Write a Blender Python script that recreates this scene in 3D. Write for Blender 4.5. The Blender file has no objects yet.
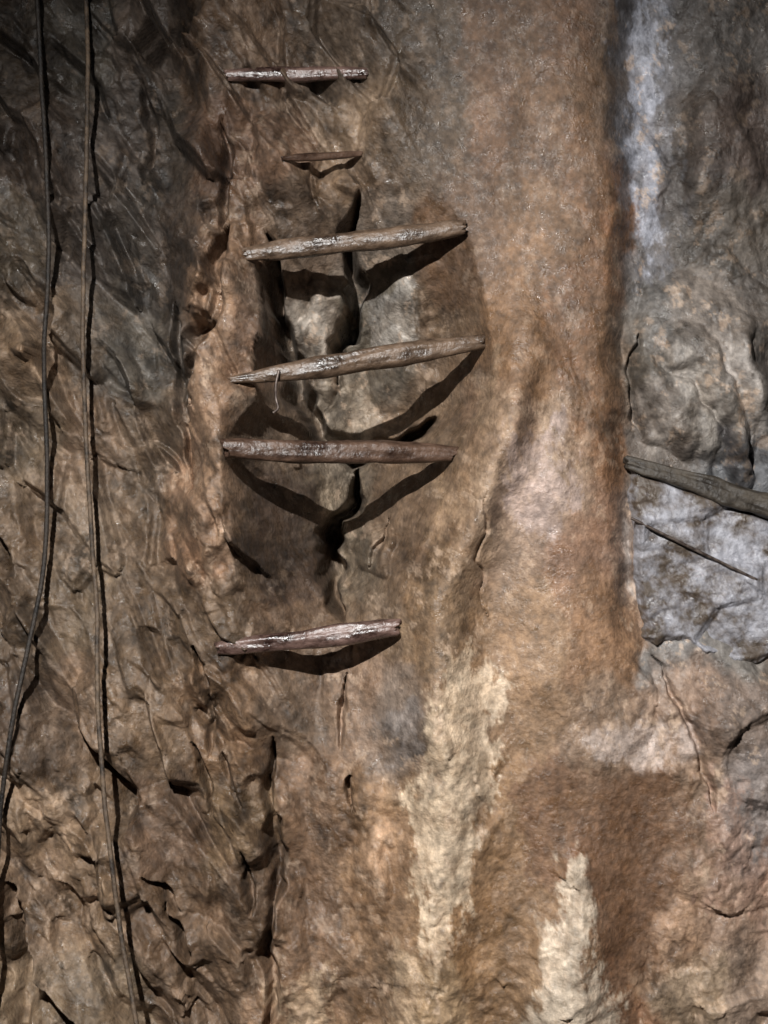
import bpy, math, numpy as np
from mathutils import Vector, Matrix

scene = bpy.context.scene
scene.view_settings.view_transform = 'Standard'
D = 3.0          # camera distance to the wall datum (m)
S = 500.0        # photo units per metre on the datum plane

def W(px, py, y=0.0):
    s = (D + y) / D
    return Vector(((px-384)/S*s, y, (512-py)/S*s))

# ------------------------------------------------------------ noise
TAB = np.random.RandomState(7).rand(256, 256)*2-1
TAB2 = np.random.RandomState(8).rand(256, 256)
TAB3 = np.random.RandomState(9).rand(256, 256)
def vn(x, y, s=0):
    xi = np.floor(x).astype(np.int64); yi = np.floor(y).astype(np.int64)
    fx = x-xi; fy = y-yi
    fx = fx*fx*fx*(fx*(fx*6-15)+10); fy = fy*fy*fy*(fy*(fy*6-15)+10)
    xi = xi+s*37; yi = yi+s*91
    a = TAB[xi & 255, yi & 255]; b = TAB[(xi+1) & 255, yi & 255]
    c = TAB[xi & 255, (yi+1) & 255]; d = TAB[(xi+1) & 255, (yi+1) & 255]
    return (a*(1-fx)+b*fx)*(1-fy)+(c*(1-fx)+d*fx)*fy
def fbm(x, y, s=0, o=5, g=0.5):
    r = 0; a = 1; t = 0
    for i in range(o):
        c, n = math.cos(i*.9), math.sin(i*.9)
        r = r+a*vn((x*c-y*n)*2**i+i*17.3, (x*n+y*c)*2**i+i*9.1, s+i); t += a; a *= g
    return r/t
def afbm(x, y, s=0, o=5, g=0.5):
    """fbm that keeps its grain direction"""
    r = 0; a = 1; t = 0
    for i in range(o):
        r = r+a*vn(x*2**i+i*17.3, y*2**i+i*9.1, s+i); t += a; a *= g
    return r/t
def facets(x, y, s=0, slope=.8, bev=.16, off=.5):
    """chipped rock: jittered cells, each one a tilted plane; the two nearest planes are
    joined at a bevel so faces meet instead of tearing"""
    xi = np.floor(x).astype(np.int64); yi = np.floor(y).astype(np.int64)
    b1 = np.full(x.shape, 1e9); b2 = np.full(x.shape, 1e9); h1 = np.zeros(x.shape); h2 = np.zeros(x.shape)
    for dx in (-1, 0, 1):
        for dy in (-1, 0, 1):
            cx = xi+dx; cy = yi+dy
            jx = TAB2[(cx+s*13) & 255, (cy+s*7) & 255]; jy = TAB3[(cx+s*13) & 255, (cy+s*7) & 255]
            qx = x-(cx+jx); qy = y-(cy+jy)
            d = np.sqrt(qx*qx+qy*qy)
            o = TAB[(cx+s*5+3) & 255, (cy+s*11) & 255]
            sx = TAB[(cx+s*3+90) & 255, (cy+s*17) & 255]; sy = TAB[(cx+s*9+50) & 255, (cy+s*19+8) & 255]
            hh = o*off+sx*qx*slope+sy*qy*slope
            m = d < b1; m2 = (~m) & (d < b2)
            b2 = np.where(m, b1, np.where(m2, d, b2)); h2 = np.where(m, h1, np.where(m2, hh, h2))
            b1 = np.where(m, d, b1); h1 = np.where(m, hh, h1)
    t = sm(0, bev, b2-b1)*.5+.5
    return h1*t+h2*(1-t)
def sm(a, b, x):
    t = np.clip((x-a)/(b-a), 0, 1); return t*t*(3-2*t)
def crack_mask(X, Y, pts, hw):
    """tapering groove along a polyline: 1 on the axis, 0 outside"""
    P = np.array(pts, float); L = np.hypot(*np.diff(P, axis=0).T); cum = np.concatenate([[0], np.cumsum(L)]); tot = cum[-1]
    best = np.zeros(X.shape)
    pad = hw*3+12
    x0, x1, y0, y1 = P[:, 0].min()-pad, P[:, 0].max()+pad, P[:, 1].min()-pad, P[:, 1].max()+pad
    sel = (X > x0) & (X < x1) & (Y > y0) & (Y < y1)
    if not sel.any(): return best
    x = X[sel]; y = Y[sel]; bb = np.zeros(x.shape)
    for k in range(len(P)-1):
        vx, vy = P[k+1]-P[k]
        t = np.clip(((x-P[k, 0])*vx+(y-P[k, 1])*vy)/(vx*vx+vy*vy+1e-9), 0, 1)
        d = np.hypot(x-P[k, 0]-t*vx, y-P[k, 1]-t*vy)
        u = (cum[k]+t*L[k])/tot
        w = hw*(.12+.88*np.sqrt(np.clip(np.sin(np.pi*np.clip(u, 0, 1)), 0, 1)))*(1+.45*vn(u*tot/18, u*0, 88))
        bb = np.maximum(bb, 1-sm(.2, 1.25, d/w))
    best[sel] = bb
    return best
def poly_sd(X, Y, pts):
    P = np.array(pts, float); Q = np.roll(P, -1, 0)
    best = np.full(X.shape, 1e9); ins = np.zeros(X.shape, bool)
    for (x0, y0), (x1, y1) in zip(P, Q):
        vx, vy = x1-x0, y1-y0
        t = np.clip(((X-x0)*vx+(Y-y0)*vy)/(vx*vx+vy*vy+1e-9), 0, 1)
        best = np.minimum(best, np.hypot(X-x0-t*vx, Y-y0-t*vy))
        if y0 != y1:
            c = ((y0 > Y) != (y1 > Y)) & (X < (x1-x0)*(Y-y0)/(y1-y0)+x0)
            ins ^= c
    return np.where(ins, best, -best)

CRACKS = [  # points, half width, depth
 ([(360,188),(346,225),(354,262),(351,290),(345,312),(331,330),(333,368)], 10, .20),
 ([(354,462),(355,502),(334,520),(322,550),(328,590),(340,630)], 13, .26),
 ([(388,518),(370,568)], 4, .04),
 ([(228,218),(214,285),(206,318),(190,332),(182,410)], 11, .13),
 ([(166,290),(172,352),(178,410),(188,490)], 7, .08),
 ([(193,645),(208,712)], 6, .07),
 ([(266,740),(268,790),(277,860),(266,960),(274,1060)], 7, .08),
 ([(190,738),(202,780),(212,820)], 6, .07),
 ([(347,676),(338,750)], 4, .05), ([(349,780),(352,812)], 5, .06),
 ([(2,880),(16,960),(26,1090)], 13, .08),
 ([(164,905),(190,965)], 6, .07),
 ([(219,110),(224,165),(219,225)], 6, .06),
 ([(131,60),(137,110),(129,165)], 5, .05),
 ([(266,225),(270,300),(282,350),(292,388),(312,424),(350,448),(400,440),(440,412)], 12, .22),  # rim gap, extended as a groove to widen the fourth rung's shadow
 ([(484,490),(477,560),(487,620)], 2, .012),
 ([(655,655),(672,690),(700,740),(714,810)], 4, .025),
 ([(240,850),(252,915)], 6, .06),
 ([(145,870),(178,915)], 5, .05),
 ([(205,700),(212,760)], 4, .05),
 ([(636,330),(634,380),(644,440)], 5, .03),
]
KY  = [-200, 40, 80, 130, 180, 225, 270, 300, 340, 400, 450, 500, 550, 600, 650, 700, 800, 1000, 1300]
DEP = [.02, .05, .08, .06, .06, .14, .22, .30, .37, .42, .42, .39, .32, .21, .13, .09, .06, .06, .05]
XL  = [225, 225, 228, 238, 240, 248, 254, 256, 258, 254, 228, 226, 232, 240, 222, 240, 262, 266, 266]
XR  = [380, 375, 378, 390, 430, 466, 480, 486, 492, 492, 466, 446, 420, 396, 402, 400, 392, 385, 385]
XC  = [320, 320, 325, 330, 345, 348, 348, 348, 350, 350, 348, 350, 338, 330, 320, 312, 305, 305, 305]
PL  = [1, 1, 1, 1, .8, .45, .30, .26, .26, .40, .85, .95, .9, 1, 1, 1, 1, 1, 1]
QR  = [1.0, 1.0, 1.0, 1.0, .9, 1.2, 1.6, 1.9, 2.1, 2.0, 1.25, 1.1, 1.1, 1.1, 1.1, 1.1, 1.2, 1.2, 1.2]
MUD = [(540,880),(502,790),(556,752),(610,772),(650,764),(690,785),(692,855),(668,920),(640,980),(606,990),(596,904),(575,835),(548,850)]

def Hgt(X, Y):
    wx = X+16*fbm(X/90, Y/90, 3, 4); wy = Y+16*fbm(X/90, Y/90, 11, 4)
    ex = X+7*fbm(X/36, Y/36, 5, 3)
    y = 0.02*fbm(X/260, Y/260, 21, 3)
    # niche
    d = np.interp(Y, KY, DEP); xl = np.interp(Y, KY, XL); xr = np.interp(Y, KY, XR)
    xc = np.interp(Y, KY, XC); pl = np.interp(Y, KY, PL); qr = np.interp(Y, KY, QR)
    tl = np.clip((xc-ex)/(xc-xl), 0, 1); tr = np.clip((ex-xc)/(xr-xc), 0, 1)
    prof = np.where(ex < xc, np.power(1-tl, pl), 1-np.power(tr, qr))
    y = y+d*prof
    # left rim of the niche: rounded rib
    ycut = sm(200, 290, Y)*(1-sm(540, 690, Y))
    rib = np.exp(-np.abs((wx-220)/26)**2.4)*ycut
    y = y-.11*rib
    # left wall set back behind the rib, comes forward lower down
    y = y+(.12*(1-sm(145, 208, wx)))*(1-sm(450, 760, Y)) + .03*(1-sm(150, 300, wx))
    y = y-.05*np.exp(-((wx-110)/50)**2)*sm(500, 800, Y)-.03*np.exp(-((wx-235)/22)**2)*sm(640, 740, Y)
    # right shoulder, sweeping down and to the left, turning into the buttress
    sx = np.interp(Y, [200, 260, 340, 400, 500, 600, 700, 820, 1000], [490, 502, 515, 510, 480, 440, 440, 446, 430])
    sw = np.interp(Y, [200, 400, 600, 800], [24, 25, 30, 38])
    y = y-.10*np.exp(-((ex-sx)/sw)**2)*sm(240, 440, Y)*(1-.25*sm(760, 1000, Y))
    y = y-.05*np.exp(-((wx-560)/66)**2)*(1-.5*sm(650, 850, Y))
    y = y-.06*np.exp(-((wx-570)/34)**2)*sm(800, 960, Y)
    # recess right of column
    step = sm(604, 642, ex+14*fbm(Y/50, X/200, 2, 4))
    y = y+step*(.055*(1-sm(560, 720, Y))+.01)
    y = y-.03*np.exp(-((wx-715)/35)**2)*(1-sm(180, 300, Y))
    bx = X+28*fbm(X/60, Y/60, 301, 4); by = Y+28*fbm(X/60, Y/60, 305, 4)
    def bump(cx, cy, rx, ry, h, rot=0.0, pw=1.3):
        c, s_ = math.cos(rot), math.sin(rot)
        u = ((bx-cx)*c+(by-cy)*s_)/rx; v = (-(bx-cx)*s_+(by-cy)*c)/ry
        return -h*np.clip(1-u*u-v*v, 0, 1)**pw
    y = y+bump(710, 362, 84, 105, .075, -.15, .8)+bump(680, 415, 20, 90, .035, -.4, 1.)+bump(716, 400, 18, 90, .04, -.4, 1.)+bump(754, 380, 20, 100, .04, -.35, 1.)
    y = y+bump(742, 462, 13, 40, .04, -.55, .8)+bump(730, 150, 44, 110, .03)
    y = y+bump(640, 745, 100, 40, .015)+bump(710, 900, 60, 130, .03)+bump(745, 730, 50, 80, .04)
    y = y+bump(370, 850, 26, 90, .04)
    y = y+bump(210, 520, 30, 60, .03)+bump(245, 640, 30, 40, .02)
    y = y+bump(366, 548, 26, 30, .07, .2, .8)+bump(402, 330, 44, 80, .055, 0, .9)+bump(314, 325, 22, 70, .07, 0, .9)
    y = y+bump(540, 480, 60, 60, .015)+bump(310, 980, 40, 80, .03)
    # angular fractured texture (left, strata dipping down to the right)
    a = (X*.53+Y*.85); p = (X*.85-Y*.53)
    pw = p+7*fbm(X/110, Y/110, 31, 3); aw = a+10*fbm(X/110, Y/110, 33, 3)
    left = 1-sm(250, 400, X+.15*(Y-500))
    smooth = sm(-12, 14, poly_sd(wx, wy, MUD))
    bo = sm(250, 290, Y)*(1-sm(440, 480, Y))
    right = sm(600, 660, X)*(.5+.5*sm(560, 700, Y))*(1-.45*bo)*(1-.9*smooth)
    mid = 1-sm(600, 660, X); mid = np.minimum(mid, 1-left)*(1-.85*smooth)
    g1 = .30+.70*sm(-.2, .3, fbm(X/80, Y/100, 37, 3)); g2 = .10+.90*sm(-.15, .3, fbm(X/55, Y/60, 39, 3))
    fl = (facets(pw/44, aw/95, 1, 1.5, .18, .3)*.072+facets(pw/21, aw/44, 2, 1.4, .18, .35)*.030*g1
          +facets(wx/10, wy/14, 3, 1.2, .25, .4)*.006*g2+.008*afbm(pw/16, aw/50, 43, 2, .5)+.010*fbm(X/40, Y/40, 47, 3))
    fr = facets(wx/60, wy/66, 4, 1, .15, .4)*.034+facets(wx/26, wy/30, 5, 1., .2, .4)*.014*g1+facets(wx/11, wy/12, 6, 1, .2)*.005*g2
    low = sm(640, 800, Y)
    fm = facets(wx/70, wy/110, 7, .8, .25, .3)*(.005+.022*low)+facets(wx/28, wy/40, 8, .9, .2, .4)*(.0010+.009*low*g1)+facets(wx/12, wy/15, 18, 1, .2)*(.0005+.003*low*g2)+fbm(X/70, Y/90, 41, 2)*.007
    niche = sm(.2, .5, prof)*sm(.08, .14, d)
    y = y+niche*(facets(wx/50, wy/60, 14, .8, .12)*.016+facets(wx/20, wy/26, 15, .9, .15)*.007)
    y = y+left*(1-niche)*fl+right*fr+mid*fm
    # grit, in patches
    gp = sm(-.1, .35, fbm(X/60, Y/70, 57, 3))*(1-.8*smooth)
    rough_zone = .35+.65*np.maximum(left, np.maximum(right, low))
    y = y+.0025*fbm(X/14, Y/17, 51, 3)*gp*rough_zone
    y = y+(.0020*fbm(X/6, Y/6, 61, 3)*(.35+.65*gp)+.0009*fbm(X/3, Y/3, 71, 2))*rough_zone
    # cracks
    qx = X+7*fbm(X/24, Y/24, 81, 3, .4); qy = Y+7*fbm(X/24, Y/24, 85, 3, .4)
    for pts, hw, dp in CRACKS:
        y = y+dp*crack_mask(qx, qy, pts, hw)
    return y

# ------------------------------------------------------------ colour samples (x,y,r,g,b), top-left lamp falloff kept in the colour
C = """20 30 60 50 42;60 30 62 55 48;130 30 74 62 54;200 30 78 60 46;270 30 104 82 65;340 30 96 80 67;420 30 84 70 58;500 30 104 78 59;570 30 114 80 56;622 30 84 76 74;652 30 105 100 102;700 30 80 72 68;750 30 90 82 78
20 130 64 52 44;100 130 74 64 58;160 130 68 58 50;210 130 82 60 46;260 130 106 80 62;350 130 120 98 78;430 130 88 72 58;520 130 118 87 64;580 130 124 89 61;645 130 100 94 96;690 130 78 66 58;740 130 86 72 66
620 90 95 85 80;655 300 105 100 98;612 200 125 85 55;680 240 92 82 76
20 240 80 68 56;60 240 70 60 54;120 240 66 58 52;180 240 66 54 46;235 240 108 82 62;300 240 100 82 68;380 240 120 104 92;470 240 108 82 62;540 240 132 97 66;600 240 123 84 53;655 240 105 98 98;720 240 94 84 76;350 170 115 92 72
30 340 124 100 78;65 340 86 72 60;120 340 80 72 64;170 340 72 62 54;215 340 132 100 76;300 320 118 104 92;380 300 118 108 96;395 340 118 106 94;440 340 115 92 72;520 340 128 94 64;590 340 130 88 54;640 340 84 74 64;700 310 110 98 90;750 340 104 94 88
20 440 98 82 66;65 440 112 90 72;130 440 102 84 68;200 440 136 104 80;260 440 95 78 64;350 400 135 120 105;420 430 115 92 72;500 440 140 108 84;550 450 150 122 98;600 430 134 92 58;670 420 110 98 90;720 400 110 100 92;740 470 90 90 95
20 530 98 78 60;65 530 108 90 74;130 530 102 82 64;210 530 130 98 74;260 530 88 72 58;350 540 135 118 100;400 530 118 94 74;450 530 130 100 76;540 510 150 120 98;600 550 138 100 74;632 560 140 120 108;700 530 124 122 124;500 510 150 122 100
20 620 92 74 58;60 620 102 84 66;140 620 102 82 64;200 620 98 78 60;300 620 105 82 64;360 600 115 92 72;440 600 142 110 80;520 620 148 114 82;600 620 150 110 76;690 620 128 122 120;740 620 124 116 110
30 720 88 70 56;70 720 114 90 70;150 720 104 82 62;220 720 120 92 68;300 720 112 90 72;350 700 135 108 88;410 725 130 112 100;455 700 150 118 90;530 700 148 114 82;600 745 150 120 96;660 745 152 122 100;690 720 152 122 102;740 720 124 104 92
30 820 124 100 78;90 820 118 94 72;160 820 104 80 62;220 820 114 90 66;310 820 120 92 70;370 840 150 116 86;430 790 150 118 88;465 840 148 114 82;500 840 146 110 74;560 810 136 100 66;640 820 128 90 60;700 820 156 124 98;750 820 140 125 120
30 920 128 102 80;90 920 128 102 78;170 920 108 84 64;230 920 108 84 64;300 920 118 90 68;370 920 142 110 82;425 900 148 114 82;480 930 146 108 70;560 900 146 112 80;575 940 146 112 80;620 920 128 86 54;600 870 130 88 56;680 930 166 128 98;740 920 160 128 106
20 1000 124 102 80;90 1000 118 98 78;180 1000 112 88 68;310 1000 140 108 82;370 1000 142 110 82;430 1000 160 130 98;500 1000 152 116 80;555 1000 160 126 92;620 1000 142 100 68;690 1000 164 136 108;745 1000 164 136 116"""
CP = np.array([[float(v) for v in t.split()] for t in C.replace("\n", ";").split(";")])
def lin(c): 
    c = np.asarray(c, float)/255.; return np.where(c < .04045, c/12.92, ((c+.055)/1.055)**2.4)
CL = lin(CP[:, 2:])*np.array([.99, 1.005, .955])
PATCH = [ # polygon, colour, raggedness, strength  (mineral crusts, mud films, some painted light and shade)
 ([(446,650),(472,648),(498,690),(492,760),(476,820),(462,880),(450,950),(432,1010),(420,960),(424,880),(404,820),(410,760),(430,700)], (212,186,154), 24, .95),
 ([(560,850),(572,842),(590,900),(588,960),(616,1010),(604,1080),(506,1080),(530,990),(538,930),(554,900)], (216,194,166), 25, .95),
 ([(358,860),(385,810),(392,850),(366,905)], (196,156,120), 16, .8),
 ([(392,930),(412,955),(418,1060),(380,1060)], (200,170,136), 18, .75),
 ([(580,735),(690,722),(704,755),(640,768),(590,758)], (192,170,156), 20, .85),
 ([(620,-80),(668,-80),(668,100),(680,260),(640,292),(626,200),(614,100)], (118,116,120), 30, .85),
 ([(628,-80),(652,-80),(658,60),(668,200),(654,280),(638,200),(628,60)], (158,160,172), 25, .88),
 ([(284,300),(325,280),(332,350),(302,362)], (172,160,146), 14, .85),
 ([(362,275),(412,268),(434,345),(378,362)], (190,181,170), 16, .92),
 ([(330,395),(380,385),(388,415),(340,420)], (170,150,128), 14, .8),
 ([(508,440),(562,428),(574,480),(548,530),(515,505)], (168,144,132), 27, .85),
 ([(276,985),(330,960),(338,1060),(280,1060)], (200,170,136), 22, .85),
 ([(660,345),(690,345),(735,450),(712,466)], (168,158,147), 18, .82),
 ([(712,330),(738,330),(768,420),(755,440)], (166,156,147), 18, .78),
 ([(640,370),(655,370),(686,455),(655,458)], (146,135,124), 14, .7),
 ([(650,300),(684,270),(730,270),(756,310),(740,340),(670,340)], (122,110,99), 16, .8),
 ([(716,424),(732,422),(764,480),(756,494),(736,484)], (66,62,62), 6, .9),  # dark ellipse painting the shade of a hollow
 ([(624,515),(638,525),(640,600),(626,592)], (200,186,174), 8, .9),
 ([(384,710),(420,700),(424,750),(396,765)], (146,136,130), 20, .65),
 ([(690,770),(730,790),(768,880),(768,940),(700,890)], (178,138,114), 30, .7),
 ([(196,270),(236,290),(228,420),(234,560),(196,570),(190,400)], (142,113,87), 16, .8),
 ([(440,470),(495,350),(512,420),(472,620),(430,680),(402,640)], (144,117,88), 16, .65),  # lighter shoulder mud, brightened to stand in for weak shading
 ([(15,780),(70,800),(74,850),(30,830)], (162,132,102), 18, .7),
 ([(0,300),(45,330),(60,385),(10,350)], (150,124,98), 18, .7),  # pale streak running down to the right
 ([(240,455),(300,480),(332,560),(325,610),(256,600),(240,540)], (72,56,45), 14, .8),  # dark brown triangle below the fifth rung, shading painted in with the mud
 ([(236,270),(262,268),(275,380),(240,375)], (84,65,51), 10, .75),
 (MUD, (120,86,57), 18, .92),
 ([(520,880),(480,990),(440,1060),(500,1060),(545,940)], (138,105,69), 18, .8),
 ([(500,-60),(616,-60),(622,440),(575,446),(540,350),(505,200)], (108,82,57), 30, .7),
]
def tint(X, Y):
    left = 1-sm(240, 420, X)
    cx = X+34*fbm(X/50, Y/70, 101, 6, .62); cy = Y+44*fbm(X/50, Y/70, 111, 6, .62)
    acc = np.zeros(X.shape+(3,)); ws = np.zeros(X.shape)+1e-12
    cx = np.clip(cx, 5, 763); cy = np.clip(cy, 5, 1020)
    for i in range(len(CP)):
        k = np.exp(-(((cx-CP[i, 0])/23)**2+((cy-CP[i, 1])/32)**2))
        ws += k
        for c in range(3): acc[..., c] += k*CL[i, c]
    col = acc/ws[..., None]
    mott = fbm(X/11, Y/14, 351, 5, .7); mo2 = fbm(X/26, Y/34, 361, 6, .72)
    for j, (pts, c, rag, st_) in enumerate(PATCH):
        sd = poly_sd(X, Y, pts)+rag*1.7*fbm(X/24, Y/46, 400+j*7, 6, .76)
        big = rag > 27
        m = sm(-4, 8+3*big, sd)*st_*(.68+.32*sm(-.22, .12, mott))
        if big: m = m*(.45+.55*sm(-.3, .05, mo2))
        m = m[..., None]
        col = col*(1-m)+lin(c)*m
    lum = col.mean(-1, keepdims=True)
    sat = (.86-.07*sm(440, 520, X))[..., None]
    col = lum+(col-lum)*sat
    smooth = sm(-12, 14, poly_sd(X, Y, MUD))
    a = (X*.53+Y*.85); p = (X*.85-Y*.53)
    st = afbm(p/16, a/42, 121, 5, .72)
    gr = fbm(X/30, Y/40, 131, 6, .76)
    col_mid = sm(440, 500, X)*(1-sm(600, 640, X))
    v = 1+left*.70*st+.85*gr*(1-.5*smooth)*(1-.3*col_mid)+.34*fbm(X/5, Y/5, 141, 3)
    col = col*np.clip(v, .35, 2.2)[..., None]
    # pale mineral flecks
    f = (sm(.22, .36, fbm(X/15, Y/19, 151, 6, .72))*(1-.8*smooth)*(1-.4*col_mid))[..., None]*.44
    pale = lin([200, 174, 150])
    col = col*(1-f)+pale*f*np.clip(lum/.16, .25, 1.2)
    # dark mud film
    m = (sm(.06, .26, fbm(X/22, Y/30, 161, 6, .70))*(1-.4*col_mid))[..., None]*.52
    col = col*(1-m)+col*m*np.array([.52, .46, .40])
    return np.clip(col, 0.004, 1)

# ------------------------------------------------------------ helpers
def newmesh(name, verts, faces, mat, smooth=True):
    me = bpy.data.meshes.new(name)
    verts = np.asarray(verts, np.float32); faces = np.asarray(faces, np.int32)
    n = len(faces); k = faces.shape[1]
    me.vertices.add(len(verts)); me.vertices.foreach_set("co", verts.ravel())
    me.loops.add(n*k); me.loops.foreach_set("vertex_index", faces.ravel())
    me.polygons.add(n); me.polygons.foreach_set("loop_start", np.arange(0, n*k, k, dtype=np.int32))
    me.update(calc_edges=True); me.validate()
    me.polygons.foreach_set("use_smooth", [smooth]*len(me.polygons))
    me.materials.append(mat)
    ob = bpy.data.objects.new(name, me); scene.collection.objects.link(ob)
    return ob

def nodes(mat):
    mat.use_nodes = True; nt = mat.node_tree
    b = nt.nodes["Principled BSDF"]; return nt, b
def noise(nt, scale, detail=6, rough=.6, vec=None):
    n = nt.nodes.new("ShaderNodeTexNoise"); n.inputs["Scale"].default_value = scale
    n.inputs["Detail"].default_value = detail; n.inputs["Roughness"].default_value = rough
    if vec: nt.links.new(vec, n.inputs["Vector"])
    return n
def maprange(nt, src, a, b, c, d):
    m = nt.nodes.new("ShaderNodeMapRange"); nt.links.new(src, m.inputs[0])
    for i, v in enumerate((a, b, c, d)): m.inputs[i+1].default_value = v
    return m.outputs[0]
def objcoord(nt, sc=(1, 1, 1)):
    t = nt.nodes.new("ShaderNodeTexCoord"); m = nt.nodes.new("ShaderNodeMapping")
    m.inputs["Scale"].default_value = sc; nt.links.new(t.outputs["Object"], m.inputs[0]); return m.outputs[0]
def mulcol(nt, a, fac):
    m = nt.nodes.new("ShaderNodeVectorMath"); m.operation = 'SCALE'
    nt.links.new(a, m.inputs[0]); nt.links.new(fac, m.inputs["Scale"]); return m.outputs[0]
def bumpn(nt, b, src, dist, strength=1, prev=None):
    n = nt.nodes.new("ShaderNodeBump"); n.inputs["Distance"].default_value = dist
    n.inputs["Strength"].default_value = strength
    nt.links.new(src, n.inputs["Height"])
    if prev: nt.links.new(prev, n.inputs["Normal"])
    nt.links.new(n.outputs[0], b.inputs["Normal"]); return n.outputs[0]

def rock_material():
    mat = bpy.data.materials.new("wet_muddy_rock"); nt, b = nodes(mat)
    at = nt.nodes.new("ShaderNodeAttribute"); at.attribute_name = "rock_tint"
    v = objcoord(nt)
    n1 = noise(nt, 60, 9, .75, v); n2 = noise(nt, 34, 8, .8, v)
    f = maprange(nt, n1.outputs[0], .3, .7, .60, 1.40)
    c = mulcol(nt, at.outputs["Color"], f)
    nt.links.new(c, b.inputs["Base Color"])
    r = maprange(nt, n2.outputs[0], .40, .54, .15, .72)
    nt.links.new(r, b.inputs["Roughness"])
    b.inputs["Specular IOR Level"].default_value = .55
    n3 = noise(nt, 110, 5, .6, v)
    p = bumpn(nt, b, n1.outputs[0], .0025, .35)
    bumpn(nt, b, n3.outputs[0], .0055, .7, p)
    return mat
def wood_material(name, dark, light, rough=(.3, .6), grain=(4, 60, 60), spec=.5):
    mat = bpy.data.materials.new(name); nt, b = nodes(mat)
    v = objcoord(nt, grain); v2 = objcoord(nt, (18, 30, 30))
    n = noise(nt, 1.5, 8, .65, v); n2 = noise(nt, 1, 6, .7, v2)
    mx = nt.nodes.new("ShaderNodeMath"); mx.operation = 'ADD'
    nt.links.new(maprange(nt, n.outputs[0], .35, .65, 0, .25), mx.inputs[0])
    nt.links.new(maprange(nt, n2.outputs[0], .36, .64, 0, .75), mx.inputs[1])
    r = nt.nodes.new("ShaderNodeValToRGB"); nt.links.new(mx.outputs[0], r.inputs[0])
    r.color_ramp.elements[0].color = (*lin(dark), 1); r.color_ramp.elements[0].position = .15
    r.color_ramp.elements[1].color = (*lin(light), 1); r.color_ramp.elements[1].position = .9
    nt.links.new(r.outputs[0], b.inputs["Base Color"])
    nt.links.new(maprange(nt, n2.outputs[0], .35, .65, *rough), b.inputs["Roughness"])
    b.inputs["Specular IOR Level"].default_value = spec
    p = bumpn(nt, b, n.outputs[0], .0008, .35)
    bumpn(nt, b, noise(nt, 100, 4, .55, objcoord(nt)).outputs[0], .0035, .8, p)
    return mat

# ------------------------------------------------------------ the rock wall
gx = np.concatenate([np.linspace(-1000, -60, 70, endpoint=False), np.linspace(-60, 830, 640, endpoint=False), np.linspace(830, 1800, 70)])
gy = np.concatenate([np.linspace(-900, -60, 60, endpoint=False), np.linspace(-60, 1090, 800, endpoint=False), np.linspace(1090, 1900, 60)])
GX, GY = np.meshgrid(gx, gy)
HY = Hgt(GX, GY)
V = np.stack([(GX-384)/S, HY, (512-GY)/S], -1).reshape(-1, 3)
ny, nx = GX.shape
idx = np.arange(nx*ny).reshape(ny, nx)
F = np.stack([idx[:-1, :-1], idx[1:, :-1], idx[1:, 1:], idx[:-1, 1:]], -1).reshape(-1, 4)
rock = rock_material()
wall = newmesh("wall_back", V, F, rock)
ca = wall.data.attributes.new("rock_tint", 'FLOAT_COLOR', 'POINT')
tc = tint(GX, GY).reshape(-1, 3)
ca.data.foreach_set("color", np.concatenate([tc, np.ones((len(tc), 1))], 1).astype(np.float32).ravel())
wall["kind"] = "structure"; wall["label"] = "wet brown muddy rock face of a mine shaft with cracks"; wall["category"] = "rock wall"

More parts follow.
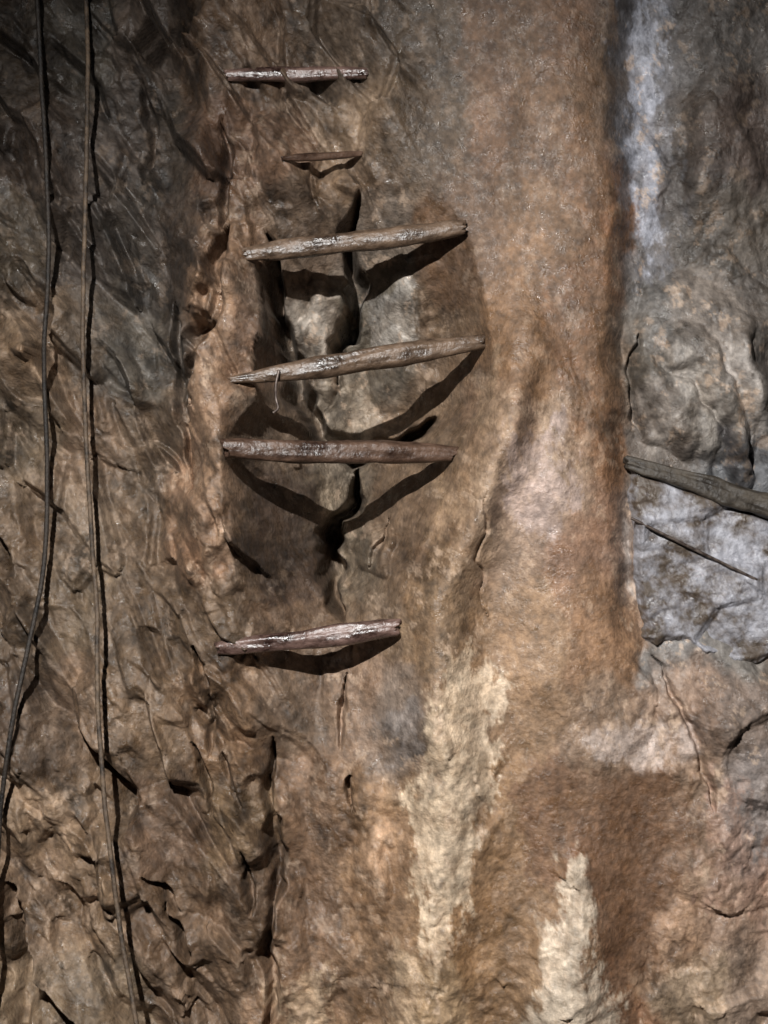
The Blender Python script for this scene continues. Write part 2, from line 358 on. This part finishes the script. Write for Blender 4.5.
# ------------------------------------------------------------ tapered timbers
def timber(name, p0, p1, keys, mat, seed, flat=.8, box=2.6, rough=.12, rings=170, segs=40, bow=0.0, shear=.5, wav=.005):
    """keys: list of (t, half height in metres). mesh runs along local X"""
    L = (p1-p0).length
    t = np.linspace(0, 1, rings); th = np.linspace(0, 2*np.pi, segs, endpoint=False)
    T, A = np.meshgrid(t, th, indexing='ij')
    r = np.interp(T, [k[0] for k in keys], [k[1] for k in keys])
    r = r*(1+.15*fbm(T*L*9+seed, T*0, seed+31, 3))
    se = (np.abs(np.cos(A))**box+np.abs(np.sin(A))**box)**(-1/box)
    n = fbm(T*L*12+seed, np.cos(A)*1.2+np.sin(A)*2.1+seed*3, seed, 3)
    n2 = fbm(T*L*20+seed, np.cos(A*1)*2+np.sin(A)*2, seed+9, 2)
    gro = -np.abs(fbm(T*L*4, np.cos(A)*4+np.sin(A)*4, seed+4, 2))
    rr = r*se*(1+rough*1.3*n+rough*.5*n2+rough*.4*gro)
    Yc = rr*np.cos(A)*flat; Zc = rr*np.sin(A)
    Zc = Zc+bow*np.sin(np.pi*T)+wav*fbm(T*L*5+seed, T*0, seed+2, 3)
    # splintered ends
    e = np.where(T > .5, 1., -1.)*sm(.42, .5, np.abs(T-.5))
    Xc = (T-.5)*L+e*r*shear*(fbm(np.cos(A)*3+seed, np.sin(A)*3, seed+7, 3)*1.6+.5*np.sin(A))
    vs = np.stack([Xc, Yc, Zc], -1).reshape(-1, 3)
    c0 = [[-L/2, 0, Zc[0].mean()]]; c1 = [[L/2, 0, Zc[-1].mean()]]
    e0 = np.stack([Xc[0]*.999, Yc[0]*.5, (Zc[0]-Zc[0].mean())*.5+Zc[0].mean()], -1)
    e1 = np.stack([Xc[-1]*.999, Yc[-1]*.5, (Zc[-1]-Zc[-1].mean())*.5+Zc[-1].mean()], -1)
    nv = len(vs); vs = np.concatenate([vs, e0, e1, c0, c1])
    fs = []
    for i in range(rings-1):
        for j in range(segs):
            k = (j+1) % segs
            fs.append([i*segs+j, i*segs+k, (i+1)*segs+k, (i+1)*segs+j])
    for j in range(segs):
        k = (j+1) % segs
        fs.append([nv+j, nv+k, k, j]); fs.append([(rings-1)*segs+j, (rings-1)*segs+k, nv+segs+k, nv+segs+j])
    for j in range(0, segs, 2):
        k = (j+1) % segs; l = (j+2) % segs
        fs.append([nv+2*segs, nv+l, nv+k, nv+j]); fs.append([nv+2*segs+1, nv+segs+j, nv+segs+k, nv+segs+l])
    ob = newmesh(name, vs, fs, mat)
    d = (p1-p0).normalized(); yax = Vector((0, 1, 0)); z = d.cross(yax).normalized(); yy = z.cross(d)
    M = Matrix((d, yy, z)).transposed().to_4x4(); M.translation = (p0+p1)/2
    ob.matrix_world = M
    return ob

m_grey = wood_material("weathered_grey_wood", (48, 37, 29), (112, 92, 75), (.2, .5), spec=.55)
m_brown = wood_material("damp_brown_wood", (42, 29, 23), (96, 74, 60), (.22, .55), spec=.5)
m_dark = wood_material("wet_dark_wood", (38, 24, 20), (122, 97, 88), (.14, .45), spec=.8)
px = 1/S
def surf(X, Y):
    g = np.linspace(-5, 5, 5); A, B = np.meshgrid(X+g, Y+g); return float(Hgt(A, B).mean())
def rung(a, b, keys, mat, seed, label, out=(0, 0), **k):
    y0 = surf(*a)-out[0]; y1 = surf(*b)-out[1]
    # tilt / push outward until no rock knob between the ends covers the timber
    ts = np.linspace(.08, .92, 21); hs = np.array([surf(a[0]+(b[0]-a[0])*t, a[1]+(b[1]-a[1])*t) for t in ts])
    for _ in range(60):
        ex_ = (y0+(y1-y0)*ts)-hs-.004
        i = int(np.argmax(ex_))
        if ex_[i] <= 0: break
        if ts[i] < .5: y0 -= .002
        else: y1 -= .002
    o = timber("ladder_rung", W(*a, y0), W(*b, y1), [(t, h*px) for t, h in keys], mat, seed, **k)
    o["label"] = label; o["category"] = "ladder rung"; o["group"] = "wooden rungs climbing the rock niche"
    return o, y0, y1
rung((227, 75), (367, 74), [(0, 5), (.1, 6), (.6, 7.5), (.85, 7), (1, 5)], m_dark, 1, "thin wet dark wooden rung at the top of the shaft", out=(.004, .004))
rung((282, 158), (362, 155), [(0, 2), (.2, 4), (.8, 4), (1, 2.5)], m_brown, 2, "short thin wooden rung half buried in mud", out=(.008, .006))
rung((246, 255), (463, 227), [(0, 7), (.12, 9), (.3, 10), (.75, 10), (.93, 9), (1, 7)], m_grey, 3, "weathered grey-brown wooden rung tilted above the niche", out=(.002, .02))
r4, ya, yb = rung((230, 381), (484, 342), [(0, 3), (.12, 7), (.35, 11), (.75, 10.5), (.92, 8), (1, 6)], m_grey, 4, "long tapered grey wooden rung with a hanging nail", out=(.002, .004))
rung((225, 448), (454, 454), [(0, 8), (.08, 9), (.2, 10.5), (.6, 10.5), (.9, 9.5), (1, 8)], m_brown, 5, "flat reddish brown wooden rung across the niche", box=3.2, out=(.002, .004))
rung((218, 649), (398, 627), [(0, 6), (.1, 8.5), (.3, 10), (.9, 10.5), (1, 9)], m_dark, 6, "shiny wet wooden rung low on the rock face", out=(.008, .012))

# bent nail hanging on the fourth rung
def tube(name, pts, r, mat, segs=10, twist=0, amp=0., rfun=None):
    P = np.array(pts, float); n = len(P)
    Tn = np.gradient(P, axis=0); Tn /= np.linalg.norm(Tn, axis=1)[:, None]
    ref = np.array([0, 1., 0]); A = np.cross(Tn, ref); A /= np.linalg.norm(A, axis=1)[:, None]; B = np.cross(Tn, A)
    s = np.concatenate([[0], np.cumsum(np.linalg.norm(np.diff(P, axis=0), axis=1))])
    th = np.linspace(0, 2*np.pi, segs, endpoint=False)
    rad = r*(1+amp*np.abs(np.cos(1.5*(th[None]+s[:, None]*twist)))-amp*.5)
    if rfun is not None: rad = rad*rfun(np.linspace(0, 1, n))[:, None]
    vs = (P[:, None]+rad[..., None]*(np.cos(th)[None, :, None]*A[:, None]+np.sin(th)[None, :, None]*B[:, None])).reshape(-1, 3)
    vs = np.concatenate([vs, [P[0]], [P[-1]]]); fs = []
    for i in range(n-1):
        for j in range(segs):
            k = (j+1) % segs; fs.append([i*segs+j, i*segs+k, (i+1)*segs+k, (i+1)*segs+j])
    m = n*segs
    for j in range(0, segs, 2):
        k = (j+1) % segs; l = (j+2) % segs
        fs.append([m, l, k, j]); fs.append([m+1, (n-1)*segs+j, (n-1)*segs+k, (n-1)*segs+l])
    return newmesh(name, vs, fs, mat)
def catmull(pts, n):
    P = np.array(pts, float); P = np.vstack([2*P[0]-P[1], P, 2*P[-1]-P[-2]])
    m = len(P)-3; u = np.linspace(0, m-1e-6, n); i = u.astype(int); f = (u-i)[:, None]
    a, b, c, d = P[i], P[i+1], P[i+2], P[i+3]
    return .5*((2*b)+(-a+c)*f+(2*a-5*b+4*c-d)*f**2+(-a+3*b-3*c+d)*f**3)
iron = bpy.data.materials.new("rusty_iron"); nt, b = nodes(iron)
n = noise(nt, 90, 6, .6, objcoord(nt)); r = nt.nodes.new("ShaderNodeValToRGB"); nt.links.new(n.outputs[0], r.inputs[0])
r.color_ramp.elements[0].color = (*lin((50, 38, 33)), 1); r.color_ramp.elements[1].color = (*lin((112, 100, 92)), 1)
r.color_ramp.elements[0].position = .35; r.color_ramp.elements[1].position = .65
nt.links.new(r.outputs[0], b.inputs["Base Color"]); b.inputs["Metallic"].default_value = .4; b.inputs["Roughness"].default_value = .45
yn = ya+(yb-ya)*.18-.020
nail_pts = catmull([W(279, 370, yn), W(276, 384, yn-.004), W(276, 398, yn-.002), W(278, 408, yn-.006), W(273, 413, yn-.01)], 40)
nail = tube("nail", nail_pts, .0028, iron)
nail.parent = r4; nail.matrix_parent_inverse = r4.matrix_world.inverted(); nail["label"] = "bent rusty nail"

# ------------------------------------------------------------ ropes
def ropemat(name, dark, light):
    mat = bpy.data.materials.new(name); nt, b = nodes(mat)
    n = noise(nt, 30, 7, .7, objcoord(nt)); r = nt.nodes.new("ShaderNodeValToRGB"); nt.links.new(n.outputs[0], r.inputs[0])
    r.color_ramp.elements[0].color = (*lin(dark), 1); r.color_ramp.elements[1].color = (*lin(light), 1)
    r.color_ramp.elements[0].position = .38; r.color_ramp.elements[1].position = .62
    nt.links.new(r.outputs[0], b.inputs["Base Color"]); b.inputs["Roughness"].default_value = .6
    bumpn(nt, b, noise(nt, 300, 3, .6, objcoord(nt)).outputs[0], .002)
    return mat
def rope(pts, r, mat, gap, label):
    P = catmull([(a, b, 0) for a, b in pts], 900)
    P[:, 0] += 1.6*fbm(P[:, 1]/70, P[:, 1]*0, 601, 3)
    h = Hgt(P[:, 0], P[:, 1])
    for dx in (-8, 8): h = np.minimum(h, Hgt(P[:, 0]+dx, P[:, 1]))
    k = 121; hp = np.pad(h, k//2, mode='edge')
    hm = np.lib.stride_tricks.sliding_window_view(hp, k).min(1)
    hp = np.pad(hm, k//2, mode='edge'); hs = np.convolve(hp, np.ones(k)/k, 'valid')-np.interp(P[:, 1], *gap)
    pts3 = [W(P[i, 0], P[i, 1], hs[i]) for i in range(len(P))]
    o = tube("hanging_rope", [tuple(p) for p in pts3], r, mat, 12, twist=160, amp=.25)
    o["label"] = label; o["category"] = "rope"; o["group"] = "ropes hanging down the rock face"
rm1 = ropemat("dark_muddy_rope", (20, 16, 13), (50, 41, 33))
rm2 = ropemat("grey_brown_rope", (44, 36, 29), (106, 88, 70))
rope([(36, -80), (38, 0), (41, 70), (46, 150), (49, 250), (43, 360), (47, 470), (45, 560), (31, 630), (14, 715), (3, 790), (-3, 880), (-6, 1000), (-8, 1100)], .0046, rm1, ([0, 500, 700, 1000], [.012, .012, .02, .02]), "dark muddy rope bending against the rock face")
rope([(87, -80), (87, 0), (88, 80), (86, 200), (82, 330), (85, 430), (91, 520), (96, 600), (97, 680), (103, 780), (113, 870), (124, 950), (137, 1024), (152, 1100)], .0044, rm2, ([0, 300, 500, 700, 900, 1024], [.02, .05, .06, .08, .11, .15]), "taut grey-brown rope hanging along the rock face")

# ------------------------------------------------------------ slab, beam, rod at the recess
def slab():
    nu, nv = 190, 140
    u, v = np.meshgrid(np.linspace(0, 1, nu), np.linspace(0, 1, nv))
    TL, TR, BR, BL = np.array([632, 466.]), np.array([850, 545.]), np.array([850, 660.]), np.array([644, 645.])
    P = ((1-u)*(1-v))[..., None]*TL+(u*(1-v))[..., None]*TR+(u*v)[..., None]*BR+((1-u)*v)[..., None]*BL
    X = P[..., 0]; Y = P[..., 1]
    ed = np.minimum(np.minimum(u, 1-u)*4, np.minimum(v, 1-v)*3)
    X = X+9*fbm(Y/26, X/60, 201, 5)*(1-sm(0, .6, ed)); Y = Y+20*fbm(X/36, Y/60, 203, 5)*(1-sm(0, .9, ed))*v
    y = .015+.006*fbm(X/80, Y/80, 205, 3)+facets(X/80, Y/46, 12, 1, .12)*.018+facets(X/24, Y/18, 19, 1, .2)*.005+.0018*fbm(X/6, Y/6, 207, 3)+.016*(1-sm(0, .12, ed))
    fr = np.stack([(X-384)/S, y, (512-Y)/S], -1); bk = fr.copy(); bk[..., 1] = .15
    n = nu*nv; idx = np.arange(n).reshape(nv, nu)
    fs = [*np.stack([idx[:-1, :-1], idx[1:, :-1], idx[1:, 1:], idx[:-1, 1:]], -1).reshape(-1, 4)]
    fs += [*(np.stack([idx[:-1, :-1], idx[:-1, 1:], idx[1:, 1:], idx[1:, :-1]], -1)+n).reshape(-1, 4)]
    ring = list(idx[0, :])+list(idx[1:, -1])+list(idx[-1, -2::-1])+list(idx[-2:0:-1, 0])
    for a, b_ in zip(ring, ring[1:]+ring[:1]): fs.append(np.array([a, b_, b_+n, a+n]))
    mat = bpy.data.materials.new("grey_blue_stone"); nt, b = nodes(mat)
    at = nt.nodes.new("ShaderNodeAttribute"); at.attribute_name = "stone_tint"
    c = objcoord(nt)
    nt.links.new(mulcol(nt, at.outputs["Color"], maprange(nt, noise(nt, 50, 9, .75, c).outputs[0], .3, .7, .6, 1.4)), b.inputs["Base Color"])
    nt.links.new(maprange(nt, noise(nt, 20, 6, .6, c).outputs[0], .40, .6, .14, .6), b.inputs["Roughness"])
    bumpn(nt, b, noise(nt, 90, 5, .6, c).outputs[0], .0045)
    o = newmesh("stone_slab", np.concatenate([fr.reshape(-1, 3), bk.reshape(-1, 3)]), np.array(fs), mat)
    g = fbm(X/26, Y/26, 501, 6, .78)
    q = np.exp(-(((X-738)/34)**2+((Y-562)/22)**2))+.4*np.exp(-(((X-690)/40)**2+((Y-520)/16)**2))  # wet blue-white highlights painted into the stone colour
    t_ = np.clip(.33+1.4*g+.5*q, 0, 1)[..., None]
    cc = lin((82, 71, 61))*(1-t_)+lin((162, 162, 169))*t_
    cc = np.concatenate([cc.reshape(-1, 3)]*2); ca = o.data.attributes.new("stone_tint", 'FLOAT_COLOR', 'POINT')
    ca.data.foreach_set("color", np.concatenate([cc, np.ones((len(cc), 1))], 1).astype(np.float32).ravel())
    o["label"] = "rough grey-blue stone slab wedged under a timber beam"; o["category"] = "stone slab"
slab()
m_beam = wood_material("grey_green_wood", (40, 35, 30), (78, 70, 60), (.4, .75))
bm = timber("timber_beam", W(627, 461, .03), W(850, 534, .03), [(0, 6*px), (.1, 8*px), (.5, 12*px), (1, 13*px)], m_beam, 12, flat=1.1, box=9, rough=.24, wav=.014)
bm["label"] = "dark grey timber beam lying across the rock recess"; bm["category"] = "beam"
rod = tube("iron_rod", catmull([W(631, 518, .004), W(665, 535, .002), W(710, 557, .005), W(757, 580, .006)], 80), .0030, iron, 12)
rod["label"] = "thin rusty iron rod resting on the stone slab"; rod["category"] = "rod"

# ------------------------------------------------------------ light, world, camera
def spot(loc, target, e, ang, blend, rad, col):
    l = bpy.data.lights.new("lamp", 'SPOT'); l.energy = e; l.spot_size = math.radians(ang); l.spot_blend = blend
    l.shadow_soft_size = rad; l.color = col
    o = bpy.data.objects.new("head_lamp", l); scene.collection.objects.link(o); o.location = loc
    o.rotation_euler = (Vector(target)-Vector(loc)).to_track_quat('-Z', 'Y').to_euler(); return o
spot((-.46, -D, 1.2), W(440, 840), 720, 76, .95, .014, (1, .985, .965))
w = bpy.data.worlds.new("World"); scene.world = w; w.use_nodes = True
w.node_tree.nodes["Background"].inputs[0].default_value = (.8, .85, 1, 1); w.node_tree.nodes["Background"].inputs[1].default_value = .008
cam = bpy.data.cameras.new("camera"); co = bpy.data.objects.new("camera", cam); scene.collection.objects.link(co)
co.location = (0, -D, 0); co.rotation_euler = (math.pi/2, 0, 0)
cam.sensor_fit = 'VERTICAL'; cam.sensor_height = 24; cam.lens = 24*D/(1024/S)
scene.camera = co
